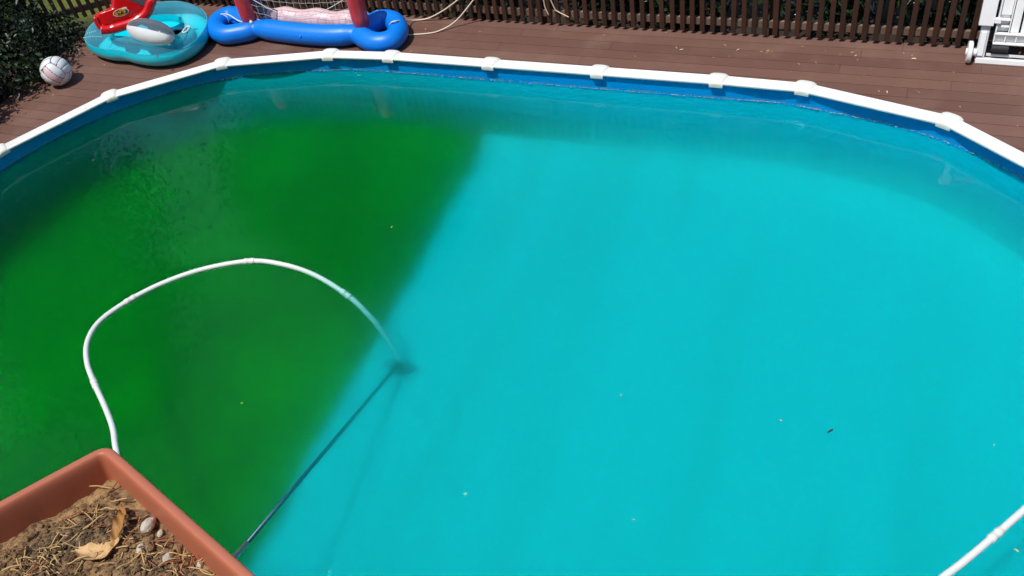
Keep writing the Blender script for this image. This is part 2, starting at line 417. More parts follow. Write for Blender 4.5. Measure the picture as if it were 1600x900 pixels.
# ------------------------------------------------------------------ deck
deck = thing('deck', None, None, (CX, 3.4, 0)); deck['kind'] = 'structure'
PITCH = .1315; YD = 7.245; XL, XR = -8.05, 4.2
poly = [(q.x, q.y) for q in wall_off(.028)][::3]; NB = len(poly)
def xspan(y):
    xs = []
    for i in range(NB):
        (x0, y0), (x1, y1) = poly[i], poly[(i+1) % NB]
        if (y0-y)*(y1-y) < 0: xs.append(x0+(x1-x0)*(y-y0)/(y1-y0))
    return (min(xs), max(xs)) if len(xs) >= 2 else None
def board(pts): return MB().poly(pts, -.026, 0).build('plank', M['deck'], deck)
row = 0; y1 = YD
while y1 > .45:
    y0 = y1-PITCH+.0045; ys = np.linspace(y0, y1, 5); sp = [xspan(y) for y in ys]
    j0 = random.uniform(1.6, 3.4)
    if all(s_ is None for s_ in sp): pieces = [([XL]*5, [XR]*5)]
    else:
        xm = CX if any(s_ is None for s_ in sp) else None
        pieces = [([XL]*5, [s_[0] if s_ else xm for s_ in sp]), ([s_[1] if s_ else xm for s_ in sp], [XR]*5)]
    for xa, xb in pieces:
        cuts = []; x = XL+j0
        while x < XR:
            if max(xa)+.5 < x < min(xb)-.5: cuts.append(x)
            x += 3.0
        ed = [xa]+[c_ for c in cuts for c_ in ([c-.001]*5, [c+.001]*5)]+[xb]
        for k in range(0, len(ed), 2):
            lo, hi = ed[k], ed[k+1]
            if max(hi)-min(lo) < .03: continue
            pts = [(hi[q], ys[q]) for q in range(5)]+[(lo[q], ys[q]) for q in range(4, -1, -1)]
            if len(set(hi)) == 1: pts = [(hi[0], ys[0]), (hi[0], ys[4])]+pts[5:]
            if len(set(lo)) == 1: pts = pts[:-5]+[(lo[0], ys[4]), (lo[0], ys[0])]
            board(pts)
    y1 -= PITCH; row += 1
mb = MB()
for x in np.arange(XL+.1, XR, .45):
    mb.box((x, 6.85, -.10), (.05, .8, .14))
    if x < -7.85 or x > 2.5: mb.box((x, 3.4, -.10), (.05, 6, .14))
mb.box((XL+.02, 3.85, -.09), (.03, 6.75, .12)); mb.box(((XL+XR)/2, YD-.03, -.1), (XR-XL, .03, .14))
mb.build('joist_frame', M['joist'], deck)

# ------------------------------------------------------------------ fences
def fence(A, B, label, hgt=1.15):
    A = Vector(A); B = Vector(B); t = (B-A).normalized(); nn = Vector((-t.y, t.x, 0)); L = (B-A).length
    f = thing('picket_fence', label, 'fence', (A+B)/2)
    me = None; k = 0; s_ = .03
    pm = MB(); pm.box((0, 0, .03+hgt/2), (.042, .021, hgt)); proto = None
    while s_ < L:
        if proto is None: o = pm.build('picket', M['picket']); bevel(o, .004, 1); proto = o
        else:
            o = proto.copy(); col.objects.link(o)
        p = A+t*(s_+random.uniform(-.003, .003)); attach(o, f)
        o.matrix_parent_inverse = Matrix.Translation(f.location).inverted()
        o.location = (p.x, p.y, random.uniform(-.004, .004)); o.rotation_euler = (random.uniform(-.006, .006), random.uniform(-.012, .012), math.atan2(t.y, t.x)+random.uniform(-.02, .02))
        s_ += .0894
    for z in (.115, .62, 1.02):
        mb = MB(); mb.box((A+B)/2+nn*.031+Vector((0, 0, z)), (L, .034, .062), t, nn); mb.build('rail', M['fence_rail'], f)
    s_ = .5
    while s_ < L:
        mb = MB(); mb.box(A+t*s_+nn*.092+Vector((0, 0, .4)), (.08, .08, 1.4), t, nn); mb.build('post', M['picket'], f); s_ += 2.1
    return f
FY = 7.205
fence((-7.72, FY, 0), (4.4, FY, 0), 'long dark brown picket fence along the far edge of the deck')
fence((-10.1, 5.45, 0), (-7.79, FY-.045, 0), 'dark picket fence half hidden by shrubs in the far left corner')

# ------------------------------------------------------------------ foliage
def leaves(name, mat, centers, sizes, normals, aspect, tones):
    n_ = len(centers); a = rng.uniform(0, 2*math.pi, n_)
    nz = normals/np.linalg.norm(normals, axis=1, keepdims=True)
    ref = np.where(np.abs(nz[:, 2:3]) < .9, np.array([[0, 0, 1.]]), np.array([[1., 0, 0]]))
    u = np.cross(nz, ref); u /= np.linalg.norm(u, axis=1, keepdims=True); v = np.cross(nz, u)
    d = u*np.cos(a)[:, None]+v*np.sin(a)[:, None]; s = np.cross(nz, d); L = sizes[:, None]
    base = centers; tip = centers+d*L-nz*L*.12; w = L*aspect
    le = centers+d*L*.45+s*w+nz*L*.10; ri = centers+d*L*.45-s*w+nz*L*.10; mid = centers+d*L*.5-nz*L*.0
    V = np.stack([base, ri, tip, le], 1).reshape(-1, 3)
    me = bpy.data.meshes.new(name); me.vertices.add(n_*4); me.vertices.foreach_set('co', V.ravel())
    idx = np.arange(n_)[:, None]*4; tri = np.concatenate([idx+[0, 1, 2], idx+[0, 2, 3]], 1).reshape(-1, 3)
    me.loops.add(n_*6); me.loops.foreach_set('vertex_index', tri.ravel().astype(np.int32))
    me.polygons.add(n_*2); me.polygons.foreach_set('loop_start', np.arange(0, n_*6, 3, dtype=np.int32)); me.polygons.foreach_set('loop_total', np.full(n_*2, 3, np.int32))
    me.update(calc_edges=True); me.validate()
    at = me.attributes.new('tone', 'FLOAT', 'POINT'); at.data.foreach_set('value', np.repeat(tones, 4).astype(np.float32))
    me.materials.append(mat); o = bpy.data.objects.new(name, me); col.objects.link(o); return o
def crown_points(nclump, per, rad, cl, shell=.55):
    d = rng.normal(size=(nclump, 3)); d /= np.linalg.norm(d, axis=1, keepdims=True)
    r = rng.uniform(shell, 1, nclump)**.7; c = d*r[:, None]*np.array(rad)
    p = np.repeat(c, per, 0)+rng.normal(size=(nclump*per, 3))*cl*rng.uniform(.5, 1.3, (nclump, 1)).repeat(per, 0)
    nrm = p/np.array(rad)+rng.normal(size=p.shape)*.7+np.array([0, 0, .5])
    return p, nrm, np.repeat(rng.uniform(0, 1, nclump), per)
def limb(mb, a, b, r0, r1, wob=.15):
    a = Vector(a); b = Vector(b); pts = [a.lerp(b, k/5)+Vector((random.uniform(-1, 1), random.uniform(-1, 1), 0))*wob*(b-a).length*.12*(1 if 0 < k < 5 else 0) for k in range(6)]
    mb.tube(pts, [r0+(r1-r0)*k/5 for k in range(6)], 7)
def shrub(name, label, loc, rad, nclump, per, leaf, mat, aspect, group):
    s_ = thing(name, label, 'shrub', Vector(loc), group); cz = rad[2]*.86
    p, nr, tn = crown_points(nclump, per, rad, .075)
    p[:, 2] = np.maximum(p[:, 2], -cz+.03)
    o = leaves('foliage', M[mat], p+np.array([loc[0], loc[1], loc[2]+cz]), rng.uniform(.7, 1.3, len(p))*leaf, nr, aspect, np.clip(tn**2*.7+rng.uniform(0, .35, len(p)), 0, 1)); attach(o, s_)
    mb = MB()
    for k in range(7):
        a = random.uniform(0, 6.28); limb(mb, (loc[0]+.05*math.cos(a), loc[1]+.05*math.sin(a), loc[2]-.3), (loc[0]+rad[0]*.6*math.cos(a), loc[1]+rad[1]*.6*math.sin(a), loc[2]+rad[2]*random.uniform(.9, 1.5)), .018, .006)
    mb.build('stem', M['bark'], s_, True)
    return s_
shrub('evergreen_shrub', 'dense dark shrub at the left frame edge, nearest to the pool', (-8.36, 4.75, -.25), (.52, .55, .55), 135, 26, .06, 'leaf_shrub', .26, 'shrubs beside the left deck')
shrub('evergreen_shrub', 'dark leafy shrub directly behind the volleyball', (-8.36, 5.55, -.25), (.62, .55, .66), 190, 26, .06, 'leaf_shrub', .26, 'shrubs beside the left deck')
shrub('evergreen_shrub', 'dark shrub between the volleyball and the turquoise float', (-8.36, 6.22, -.25), (.50, .42, .32), 110, 26, .05, 'leaf_shrub', .26, 'shrubs beside the left deck')
shrub('evergreen_shrub', 'tall shrub in the top left corner of the picture, behind the others', (-8.62, 6.16, -.25), (.34, .30, .60), 170, 26, .055, 'leaf_shrub', .26, 'shrubs beside the left deck')
for k, x in enumerate(np.linspace(-7.0, 3.6, 11)):
    shrub('laurel_shrub', 'dark glossy leaved hedge shrub seen through the gaps of the picket fence', (x+random.uniform(-.2, .2), FY+.85+random.uniform(-.08, .1), -.28), (.72, .55, 1.05), 210, 9, .13, 'leaf_laurel', .17, 'hedge shrubs behind the picket fence')
shrub('laurel_shrub', 'leafy shrub behind the corner of the fence above the turquoise float', (-7.75, FY+.75, -.28), (.6, .45, .75), 200, 10, .09, 'leaf_shrub', .22, None)
def tree(label, loc, trunk_h, crown_c, crown_r, nclump, per, leaf):
    t_ = thing('broadleaf_tree', label, 'tree', Vector(loc), 'trees beyond the fence, seen mirrored in the water')
    mb = MB(); limb(mb, (loc[0], loc[1], loc[2]-.2), (loc[0]+.2, loc[1], loc[2]+trunk_h), .20, .12); top = Vector((loc[0]+.2, loc[1], loc[2]+trunk_h))
    p, nr, tn = crown_points(nclump, per, crown_r, .36, .30); cc_ = np.array(crown_c)
    for k in range(0, nclump*per, per*max(1, nclump//26)): limb(mb, top, cc_+p[k]*.9, .07, .015)
    mb.build('trunk', M['bark'], t_, True)
    o = leaves('crown', M['leaf_tree'], p+cc_, rng.uniform(.7, 1.3, len(p))*leaf, nr, .3, np.clip(tn*.6+rng.uniform(0, .5, len(p)), 0, 1)); attach(o, t_)
tree('broad tree beyond the fence, mirrored in the middle of the green water', (-9.3, 11.6, -.3), 3.2, (-9.2, 11.6, 5.8), (2.5, 1.9, 2.9), 250, 190, .08)
tree('tall tree at far left, mirrored along the left edge of the water', (-15.2, 8.6, -.3), 4.0, (-15.2, 8.4, 6.6), (3.1, 2.6, 5.0), 330, 190, .09)

# ------------------------------------------------------------------ turquoise float
fl_o = G(232, 62, 0); fl = thing('pool_float', 'turquoise inflatable lounge float with clear top on the deck beside the shrubs', 'pool float', (fl_o.x, fl_o.y, 0))
RT = .125
fpath = [(157, 68), (178, 75), (203, 77), (226, 82), (250, 83.5), (275, 79), (297, 66), (309, 46), (303, 29), (281, 21), (250, 22), (222, 27), (196, 33), (168, 45), (154, 57)]
fp = spline([G(x, y, RT+.005) for x, y in fpath], 10, True)
mb = MB().tube(fp, RT, 14, True, math.pi*.36, math.pi*1.64, up=(0, 0, 1)); mb.build('bottom_sheet', M['teal'], fl, True)
mb = MB().tube(fp, RT, 12, True, -math.pi*.362, math.pi*.362, up=(0, 0, 1)); mb.build('clear_top_sheet', M['clear_teal'], fl, True)
mb = MB()
for a_ in (math.pi*.36, math.pi*1.64):
    pass
c0 = Vector((0, 0, 0))
for q in fp: c0 += q/len(fp)
sheet = MB(); k = len(fp); hole = [G(x, y, .09) for x, y in ((262, 50), (272, 44), (284, 41), (288, 45), (280, 52), (270, 55))]
inner = [hole[int(round(i/k*0))] for i in range(k)]
hc_ = Vector((0, 0, 0))
for q in hole: hc_ += q/len(hole)
inner = []
for q in fp:
    d = (q-hc_); d.z = 0; a = math.atan2(d.y, d.x); inner.append(Vector((hc_.x+.11*math.cos(a)*(1+.3*math.cos(a)), hc_.y+.05*math.sin(a), .075)))
edge_ = []
for i, q in enumerate(fp):
    t = (fp[(i+1) % k]-fp[i-1]).normalized(); d = Vector((-t.y, t.x, 0)); d = d if d.dot(hc_-q) > 0 else -d; edge_.append(q+d*RT*.93)
sheet.quadgrid([[Vector((q.x, q.y, .105)) for q in edge_], [Vector(((q.x+w_.x)/2, (q.y+w_.y)/2, .085)) for q, w_ in zip(edge_, inner)], inner, [w_-Vector((0, 0, .008)) for w_ in inner]], close_u=True)
sheet.build('seat_sheet', M['teal'], fl, True)
for a_ in (math.pi*.362, -math.pi*.362):
    ring_ = []
    for i, q in enumerate(fp):
        t = (fp[(i+1) % len(fp)]-fp[i-1]).normalized(); U_ = Vector((0, 0, 1)); W_ = t.cross(U_); ring_.append(q+(U_*math.cos(a_)+W_*math.sin(a_))*(RT+.001))
    MB().tube(ring_, .0035, 5, True).build('weld_seam', M['clear_teal'], fl, True)
vq = G(246, 88, RT*1.55); MB().tube([vq, vq+Vector((0, -.012, .012))], [.014, .011], 10).build('valve', M['clear_grey'], fl, True)
hp = G(291, 46, RT*2+.012); hx = (G(297, 38, RT*2)-G(286, 53, RT*2)).normalized(); hy = Vector((0, 0, 1)).cross(hx)
mb = MB(); rows = []
loopc = []
for k in range(24):
    a = k/24*2*math.pi; sx = math.copysign(abs(math.cos(a))**.6, math.cos(a)); sy = math.copysign(abs(math.sin(a))**.6, math.sin(a)); loopc.append(hp+hx*(.058*sx)+hy*(.024*sy))
mb.tube(loopc, .008, 6, True); mb.build('handle', M['white_vinyl'], fl, True)
mb = MB()
for k in range(9):                                     # faint white printing on the clear top, too small to read
    q = G(131+k*3.4, 59-(.6*k if k < 4 else 2.0), RT*1.72); mb.box(q, (.011, .011, .003))
for k in range(5):
    q = G(137+k*3.0, 52-.9*k, RT*2.0); mb.box(q, (.010, .010, .003))
mb.build('printing', M['white_vinyl'], fl)

# half clear, half white ball lying on the float
bc = GP(236, 49, G(236, 62, .2), Vector((0, -1, 0))); bc = G(235, 50, .33)
ax = (G(276, 59, bc.z)-G(196, 42, bc.z)).normalized(); view = (Vector((0, 0, H))-bc).normalized(); upv = (Vector((0, 0, 1))-view*view.z)
sv = ax.cross(view).normalized()
if sv.z < 0: sv = -sv
fwd = sv.cross(ax).normalized()
if fwd.dot(view) < 0: fwd = -fwd
tilt = math.radians(-10); su = sv*math.cos(tilt)-fwd*math.sin(tilt)*-1; su = (sv*math.cos(tilt)+fwd*math.sin(tilt)).normalized(); sf = su.cross(ax).normalized()
bb = thing('beach_ball', 'soft beach ball, clear above and white below, lying on the turquoise float', 'beach ball', bc-Vector((0, 0, .1)))
def half(a0, a1, name, mat):
    mb = MB(); rows = []
    for i in range(25):
        th = math.pi*i/24; c_, s_ = math.cos(th), math.sin(th)**.85
        rows.append([bc+ax*(-.305*c_)+(su*math.sin(a)+sf*math.cos(a))*(.124*s_) for a in np.linspace(a0, a1, 17)])
    mb.quadgrid(rows); return mb.build(name, mat, bb, True)
half(0, math.pi, 'clear_half', M['clear_grey']); half(math.pi, 2*math.pi, 'white_half', M['white_vinyl'])

# ------------------------------------------------------------------ red inflatable
rp = G(190, 60, .22); rn = Vector((-rp.x*.75, -rp.y, 2.2)).normalized()
rd = thing('red_inflatable', 'bright red inflatable toy with an oval badge propped on the turquoise float', 'inflatable', (rp.x, rp.y, .2))
def puff(name, outline, P0, nrm, thick, mat, parent, rings=7, center=None):
    pts = spline([GP(x, y, P0, nrm) for x, y in outline], 4, True); c = Vector((0, 0, 0))
    for q in pts: c += q/len(pts)
    mb = MB(); rows = []
    for s_ in (-1, 1):
        rr = [1-(1-k/rings)**1.0 for k in range(rings+1)]
        rws = []
        for k in range(rings+1):
            f = 1-k/rings*.97; h = thick*math.sqrt(max(0, 1-f**3.2)); rws.append([c+(q-c)*f+nrm*(s_*h) for q in pts])
        rows += [rws]
    b0 = mb.quadgrid(rows[0], close_u=True); b1 = mb.quadgrid(rows[1], close_u=True)
    for b_ in (b0, b1): k = len(pts); mb.f.append(tuple(range(b_+rings*k, b_+rings*k+k)))
    return mb.build(name, mat, parent, True)
puff('back_panel', [(147, 24), (158, 18), (172, 11), (173, -4), (172, -24), (205, -28), (240, -24), (243, -4), (236, 10), (222, 22), (200, 32), (176, 40), (158, 45), (151, 37)], rp, rn, .055, M['red'], rd)
tb = spline([GP(x, y, rp+rn*.05, rn) for x, y in [(158, 47), (172, 46), (190, 41), (208, 35), (222, 27), (231, 17), (236, 4), (246, -6)]], 6)
MB().tube(tb, [.045]*8+[.05]*(len(tb)-12)+[.034]*4, 12).build('rim_tube', M['red'], rd, True)
tb = spline([GP(x, y, rp+rn*.03, rn) for x, y in [(148.5, 26), (152, 36), (157, 45)]], 5)
MB().tube(tb, [.012]+[.024]*(len(tb)-2)+[.02], 10).build('corner_tube', M['red'], rd, True)
puff('clear_window', [(193, -1), (205, 3), (217, 8), (227, 11), (233, 3), (236, -10), (230, -18), (203, -18)], rp+rn*.045, rn, .014, M['clear_grey'], rd)
n = N('badge_print'); o_ = n.obj(); vx = n.noise(38, 4, .8, o_); vd = n.noise(22, 3, .7, o_)
c = n.mix(n.ramp(vx, .47, .56), S(20, 18, 22), S(226, 168, 36)); c = n.mix(n.ramp(vd, .55, .6), c, S(60, 62, 90)); M['badge'] = n.done(n.bsdf(c, .35))
M['badge_rim'] = simple('badge_outline', S(232, 214, 180), .4)
def disc(pxc, pyc, a, b_, ang, off, name, mat, th=.003):
    mb = MB(); top = []; bot = []
    for k in range(28):
        q = k/28*2*math.pi; x = a*math.cos(q); y = b_*math.sin(q); ca, sa = math.cos(ang), math.sin(ang)
        p_ = GP(pxc+x*ca-y*sa, pyc+x*sa+y*ca, rp+rn*off, rn); top.append(p_); bot.append(p_-rn*th)
    b = len(mb.v); mb.quadgrid([bot, top], close_u=True); mb.f.append(tuple(range(28, 56))); mb.build(name, mat, rd)
disc(189, 19.5, 12.6, 6.2, -.22, .057, 'badge_outline', M['badge_rim']); disc(189, 19.5, 11.4, 5.1, -.22, .060, 'badge', M['badge'])
disc(193.5, 13.5, 5.0, 2.3, -.25, .0585, 'badge_crest', M['badge_rim'])

# ------------------------------------------------------------------ blue volleyball net float
g_o = G(480, 62, 0); gb = thing('net_float', 'blue inflatable pool net base with two red posts and a white net', 'pool toy', (g_o.x, g_o.y, 0))
r0 = .098
def loop(pxs): return spline([G(x, y, r0) for x, y in pxs], 8, True)
mb = MB()
mb.tube(loop([(337, 44), (350, 54), (374, 52), (395, 46), (388, 36), (366, 25), (347, 30)]), r0, 16, True)
mb.tube(loop([(562, 53), (584, 66), (609, 64), (622, 50), (617, 35), (598, 31), (575, 41)]), r0*1.02, 16, True)
mb.tube(spline([G(x, y, r0+.006) for x, y in [(380, 47), (405, 45), (440, 49), (480, 53.5), (520, 55.5), (555, 54), (575, 56)]], 6), [r0*(.55+.53*min(1, k/9, (36-k)/9)) for k in range(37)], 16)
o = mb.build('base', M['blue'], gb, True)
md = o.modifiers.new('remesh', 'REMESH'); md.mode = 'VOXEL'; md.voxel_size = .011; md.use_smooth_shade = True
sm = o.modifiers.new('smooth', 'SMOOTH'); sm.iterations = 8; sm.factor = .5
def post(px, py):
    q = G(px, py, r0*1.7); mb = MB()
    hs = [(0, .066), (.02, .078), (.10, .081), (.25, .079), (.45, .078), (.55, .072), (.59, .05), (.60, .01)]
    rows = [[q+Vector((r_*math.cos(a), r_*math.sin(a), h)) for a in np.linspace(0, 2*math.pi, 20, endpoint=False)] for h, r_ in hs]
    b = mb.quadgrid(rows, close_u=True); mb.f.append(tuple(range(b+7*20, b+8*20))); mb.build('post', M['faded_red'], gb, True); return q
vq = G(470, 58, r0*1.75); MB().tube([vq, vq+Vector((0, -.010, .014))], [.014, .010], 10).build('valve', M['blue'], gb, True)
pl_ = post(391, 33); pr_ = post(566, 41)
# net
mb = MB(); tdir = (pr_-pl_); NL = tdir.length; tdir.normalize()
def netp(s_, h):
    sag = .05*math.sin(math.pi*s_); return pl_+tdir*(.075+(NL-.15)*s_)+Vector((0, -.06*math.sin(math.pi*s_)*(1-h), .03+h*.46-sag*(1-h)*1.0))
cols = 15; rowsn = 6
for i in range(cols+1):
    s_ = i/cols; mb.tube([netp(s_+.004*math.sin(k*2+i), k/8) for k in range(9)], .0013, 5)
for j in range(rowsn+1):
    h = j/rowsn; mb.tube([netp(k/16, h)+Vector((0, 0, .006*math.sin(k*3.1+j))) for k in range(17)], .0030 if j in (0, rowsn) else .0013, 5)
hc = [netp(k/20, .0)+Vector((0, -.02, .27-.13*math.sin(math.pi*k/20))) for k in range(21)]
mb.tube(hc, .0036, 5)
for k in range(11):
    q = netp(.22+k*.06, 0); mb.tube([q, q+Vector((.004, -.012, -.015)), q+Vector((.012, -.02, -.035))], .0028, 5)
mb.build('net', M['cord'], gb, True)
mb = MB(); q = pl_+Vector((.055, -.055, .03)); mb.tube([q, q+Vector((.02, -.02, -.004))], .016, 10); mb.build('grommet', M['cord'], gb, True)
mb = MB()
mb.tube(spline([G(345, 22, .2), G(357, 23, .2), G(372, 32, .2), G(384, 36, .17)], 6), .006, 6); mb.tube(spline([G(347, 22, .2), G(355, 27, .17), G(358, 36, .1)], 5), .004, 6)
mb.build('tie_cord', M['cord'], gb, True)
# pale pink inflatable behind the net
pk = G(480, 30, 0); pi_ = thing('rolled_inflatable', 'pale pink half deflated inflatable lying behind the white net', 'inflatable', (pk.x, pk.y, 0))
YK = FY-.16
path = spline([G(405, 20, .16), G(425, 24, .13), G(455, 27, .12), G(490, 29, .12), G(525, 31, .12), G(555, 31, .12), G(578, 26, .14)], 8)
k = len(path); rad = [.075+.012*math.sin(i*.55)+.02*math.sin(math.pi*i/(k-1)) for i in range(k)]; rad[0] = .03; rad[1] = .06; rad[-1] = .03; rad[-2] = .055
MB().tube(path, rad, 14).build('body', M['pink'], pi_, True)
path = spline([G(412, 21, .17), G(404, 10, .26), G(396, -6, .40), G(390, -20, .55)], 5)
MB().tube(path, [.05]+[.06]*(len(path)-2)+[.03], 12).build('end_tube', M['clear_grey'], pi_, True)
mb = MB(); q = [G(575, 22, .13), G(606, 25, .05), G(590, 15, .20)]
mb.v += [tuple(p_) for p_ in q]+[tuple(p_-Vector((0, .0, .012))) for p_ in q]; mb.f += [(0, 1, 2), (5, 4, 3), (0, 3, 4, 1), (1, 4, 5, 2), (2, 5, 3, 0)]; mb.build('end_flap', M['white_vinyl'], pi_)

# ropes
def mixed(pts): return spline([G(x, y, .008) if k is None else GY(x, y, k) for x, y, k in pts], 8)
def rope(label, pts, r_=.007):
    mb = MB().tube(pts, r_, 7); o = mb.build('rope', M['rope'], None, True); tag(o, label, 'rope', 'cream ropes of the net float')
rope('upper cream rope running from the blue float loop up to the fence', spline([G(606, 43, .10), G(612, 35, .205), G(622, 32.5, .20), G(637, 32, .06), G(650, 31.6, .012), GY(668, 29, 7.165), GY(684, 21.5, 7.17), GY(700, 11.5, 7.175), GY(716, -1, 7.18), GY(728, -12, 7.182)], 7))
rope('lower cream rope lying on the deck then rising to the fence', spline([G(628, 55, .01), G(645, 54, .008), G(668, 52.3, .008), G(684, 49, .012), GY(702, 40.5, 7.04), GY(716, 29, 7.09), GY(728, 15, 7.13), GY(741, -2, 7.17), GY(747, -12, 7.182)], 7))
rope('cream rope end hanging with a kink over three pickets', spline([GY(856, -12, FY-.02), GY(860, -1, FY-.022), GY(867, 14, FY-.022), GY(869, 16.5, FY-.022), GY(878, 21.5, FY-.02), GY(889, 27, FY-.02)], 5), .0055)
rope('short cream rope end hanging on one picket', spline([GY(848, -8, FY-.016), GY(850, 3, FY-.018), GY(852, 12, FY-.02), GY(857.5, 24, FY-.02)], 5), .0055)

# ------------------------------------------------------------------ volleyball
BR = .145; BC = Vector((-7.595, 5.598, BR)); vb = thing('volleyball', 'white and pale pink volleyball on the deck beside the shrubs', 'ball', (BC.x, BC.y, 0))
_v = (Vector((0, 0, H))-BC).normalized(); _right = Vector(RW[:, 0]); _down = Vector(RW[:, 1])
_W = (_v*.86-_right*.30+_down*.30).normalized(); _U = _right*.66+_down*.75; _U = (_U-_W*_U.dot(_W)).normalized(); _V = _W.cross(_U)
rot = Matrix((_U, _V, _W)).transposed()
mb = MB(); rows = [[BC+Vector((math.sin(th)*math.cos(ph), math.sin(th)*math.sin(ph), math.cos(th)))*(BR-.0028) for ph in np.linspace(0, 2*math.pi, 32, endpoint=False)] for th in np.linspace(.001, math.pi-.001, 20)]
mb.quadgrid(rows, close_u=True); mb.build('seam', M['ball_s'], vb, True)
for ax_, (U, V, W) in enumerate(((Vector((1, 0, 0)), Vector((0, 1, 0)), Vector((0, 0, 1))), (Vector((0, 1, 0)), Vector((0, 0, 1)), Vector((1, 0, 0))), (Vector((0, 0, 1)), Vector((1, 0, 0)), Vector((0, 1, 0))))):
    for sg in (-1, 1):
        for st in range(3):
            e = .010; u0, u1 = -1+e, 1-e; v0, v1 = -1+st*2/3+e, -1+(st+1)*2/3-e; mb = MB(); rows = []
            for i in range(9):
                row = []
                for j in range(6):
                    a = u0+(u1-u0)*i/8; b_ = v0+(v1-v0)*j/5
                    d = (U*math.tan(a*math.pi/4)+V*math.tan(b_*math.pi/4)+W*sg).normalized(); ed = min(i, 8-i, j, 5-j)
                    row.append(BC+(rot @ d)*(BR-(.0035 if ed == 0 else 0)))
                rows.append(row)
            mb.quadgrid(rows); mb.build('panel', M['ball_p'] if st == 1 and ax_ == 0 else M['ball_w'], vb, True)

# ------------------------------------------------------------------ white plastic lounger stood up against the fence
LP = G(1516, 98, 0); lg = thing('sun_lounger', 'white plastic sun lounger stood on end against the fence at right', 'sun lounger', LP)
lean = math.radians(15); U = Vector((1, -.02, 0)).normalized(); V = Vector((0, math.sin(lean), math.cos(lean))); W = V.cross(U); W = W if W.y < 0 else -W   # W faces the pool
WID = .66; LH = 1.45
def lb(name, u0, u1, v0, v1, w0, w1, mat='plastic', bev=.005, par=None):
    mb = MB(); mb.box(LP+U*((u0+u1)/2)+V*((v0+v1)/2)+W*((w0+w1)/2), (u1-u0, abs(w1-w0), v1-v0), U, W, V)
    return bevel(mb.build(name, M[mat], lg), bev)
lb('side_beam', .0, .105, .30, LH, -.04, .03); lb('side_beam', WID-.105, WID, .30, LH, -.04, .03)
lb('leg', .025, .09, .02, .31, -.05, .0, 'plastic_shaded'); lb('leg', WID-.09, WID-.025, .02, .31, -.05, .0, 'plastic_shaded')  # white legs in a greyer tone, their shade painted in
lb('leg_inset', .035, .075, .06, .25, -.004, .012)
lb('foot_bar', .03, WID-.03, .0, .042, -.045, .005)
lb('foot_bar_shade', .10, WID-.1, .055, .075, -.045, -.02, 'plastic_shaded')
# panel with slots: built from its ribs and strips
PU0, PU1 = .125, WID-.125
lb('panel_sheet', PU0, PU1, .16, .175, -.03, .028); lb('panel_rib', PU0, PU1, .235, .25, -.028, .03); lb('panel_back', PU0, PU1, .175, .235, -.03, -.018)
for u in (PU0, PU0+.075, PU0+.15, PU0+.26): lb('panel_rib', u, u+.008, .175, .235, -.017, .022, bev=.002)
lb('panel_edge', PU0, PU0+.010, .252, LH, -.03, .028, bev=.003); lb('panel_edge', PU1-.010, PU1, .252, LH, -.03, .028, bev=.003)
lb('panel_inner_edge', PU0+.090, PU0+.098, .252, LH, -.018, .020, bev=.002)
us = [PU0+.098, PU0+.169, PU0+.238, PU0+.307, PU1-.006]
for base in (.252, .63, 1.01):
    top = base+.29
    for a, b_ in zip(us[:-1], us[1:]): lb('slat', a+.007, b_-.007, base, top, -.028, -.004)
    lb('panel_strip', PU0+.012, PU0+.088, base+.13, top, -.028, -.004)
    for q in (.04, .09): lb('panel_rib', PU0+.012, PU0+.088, base+q, base+q+.012, -.028, .018, bev=.002)
    lb('panel_pocket', PU0+.012, PU0+.088, base+.002, base+.128, -.034, -.0285)
    lb('cross_band', PU0+.011, PU1-.011, top+.002, top+.020, -.03, .026); lb('cross_recess', PU0+.011, PU1-.011, top+.021, base+.355, -.03, -.010); lb('cross_band', PU0+.011, PU1-.011, base+.356, base+.374, -.03, .020)
lb('clip', .105, .150, .325, .365, .0, .045)
def wheel(uc, vc, r_, w0, w1, name, mat, par):
    mb = MB(); c = LP+U*uc+V*vc; rows = []
    for uu, rr in ((w0, r_*.9), (w0+.006, r_), (w1-.006, r_), (w1, r_*.9)): rows.append([c+U*uu+(Vector((0, 1, 0))*math.cos(a)+Vector((0, 0, 1))*math.sin(a))*rr for a in np.linspace(0, 2*math.pi, 28, endpoint=False)])
    b = mb.quadgrid(rows, close_u=True); mb.f.append(tuple(range(b+27, b-1, -1))); mb.f.append(tuple(range(b+3*28, b+4*28))); return mb.build(name, M[mat], par)
wheel(-.022, .085, .085, -.018, .018, 'wheel', 'plastic', lg); wheel(-.02, .085, .028, -.03, .05, 'wheel_hub', 'plastic', lg)
wheel(WID+.035, .085, .085, -.03, .03, 'wheel', 'plastic', lg)
wheel(.155, .13, .03, -.03, .09, 'axle_sleeve', 'rubber', lg)

# ------------------------------------------------------------------ vacuum hose, pole and head
VH = G(625, 572, FZ+.045)
ho = thing('vacuum_hose', 'long white ribbed hose looping on the water and down to the vacuum head', 'hose', (VH.x, VH.y, FZ))
fz = WZ+.004
hp_ = [(1640, 762, fz), (1600, 797, fz), (1560, 832, fz), (1520, 866, fz), (1480, 897, fz), (1400, 950, fz), (1200, 1020, fz), (900, 1040, fz), (600, 980, fz), (350, 900, fz), (235, 810, fz), (192, 740, fz), (181, 700, fz), (176, 668, fz), (163, 633, fz), (148, 600, fz), (136, 566, fz), (137, 533, fz), (157, 501, fz), (204, 468, fz), (258, 441, fz), (320, 420, fz), (390, 408, fz), (440, 413, fz-.012), (490, 429, fz-.05), (541, 460, fz-.13), (575, 491, fz-.26), (602, 524, fz-.42), (617, 549, fz-.55), (625, 566, FZ+.10)]
hpath = spline([G(*q) for q in hp_], 9)
HR = .019; b = MB(); b.tube(hpath, HR, 12); b.build('hose_tube', M['hose'], ho, True)
mb = MB()                                               # ribs
acc = 0
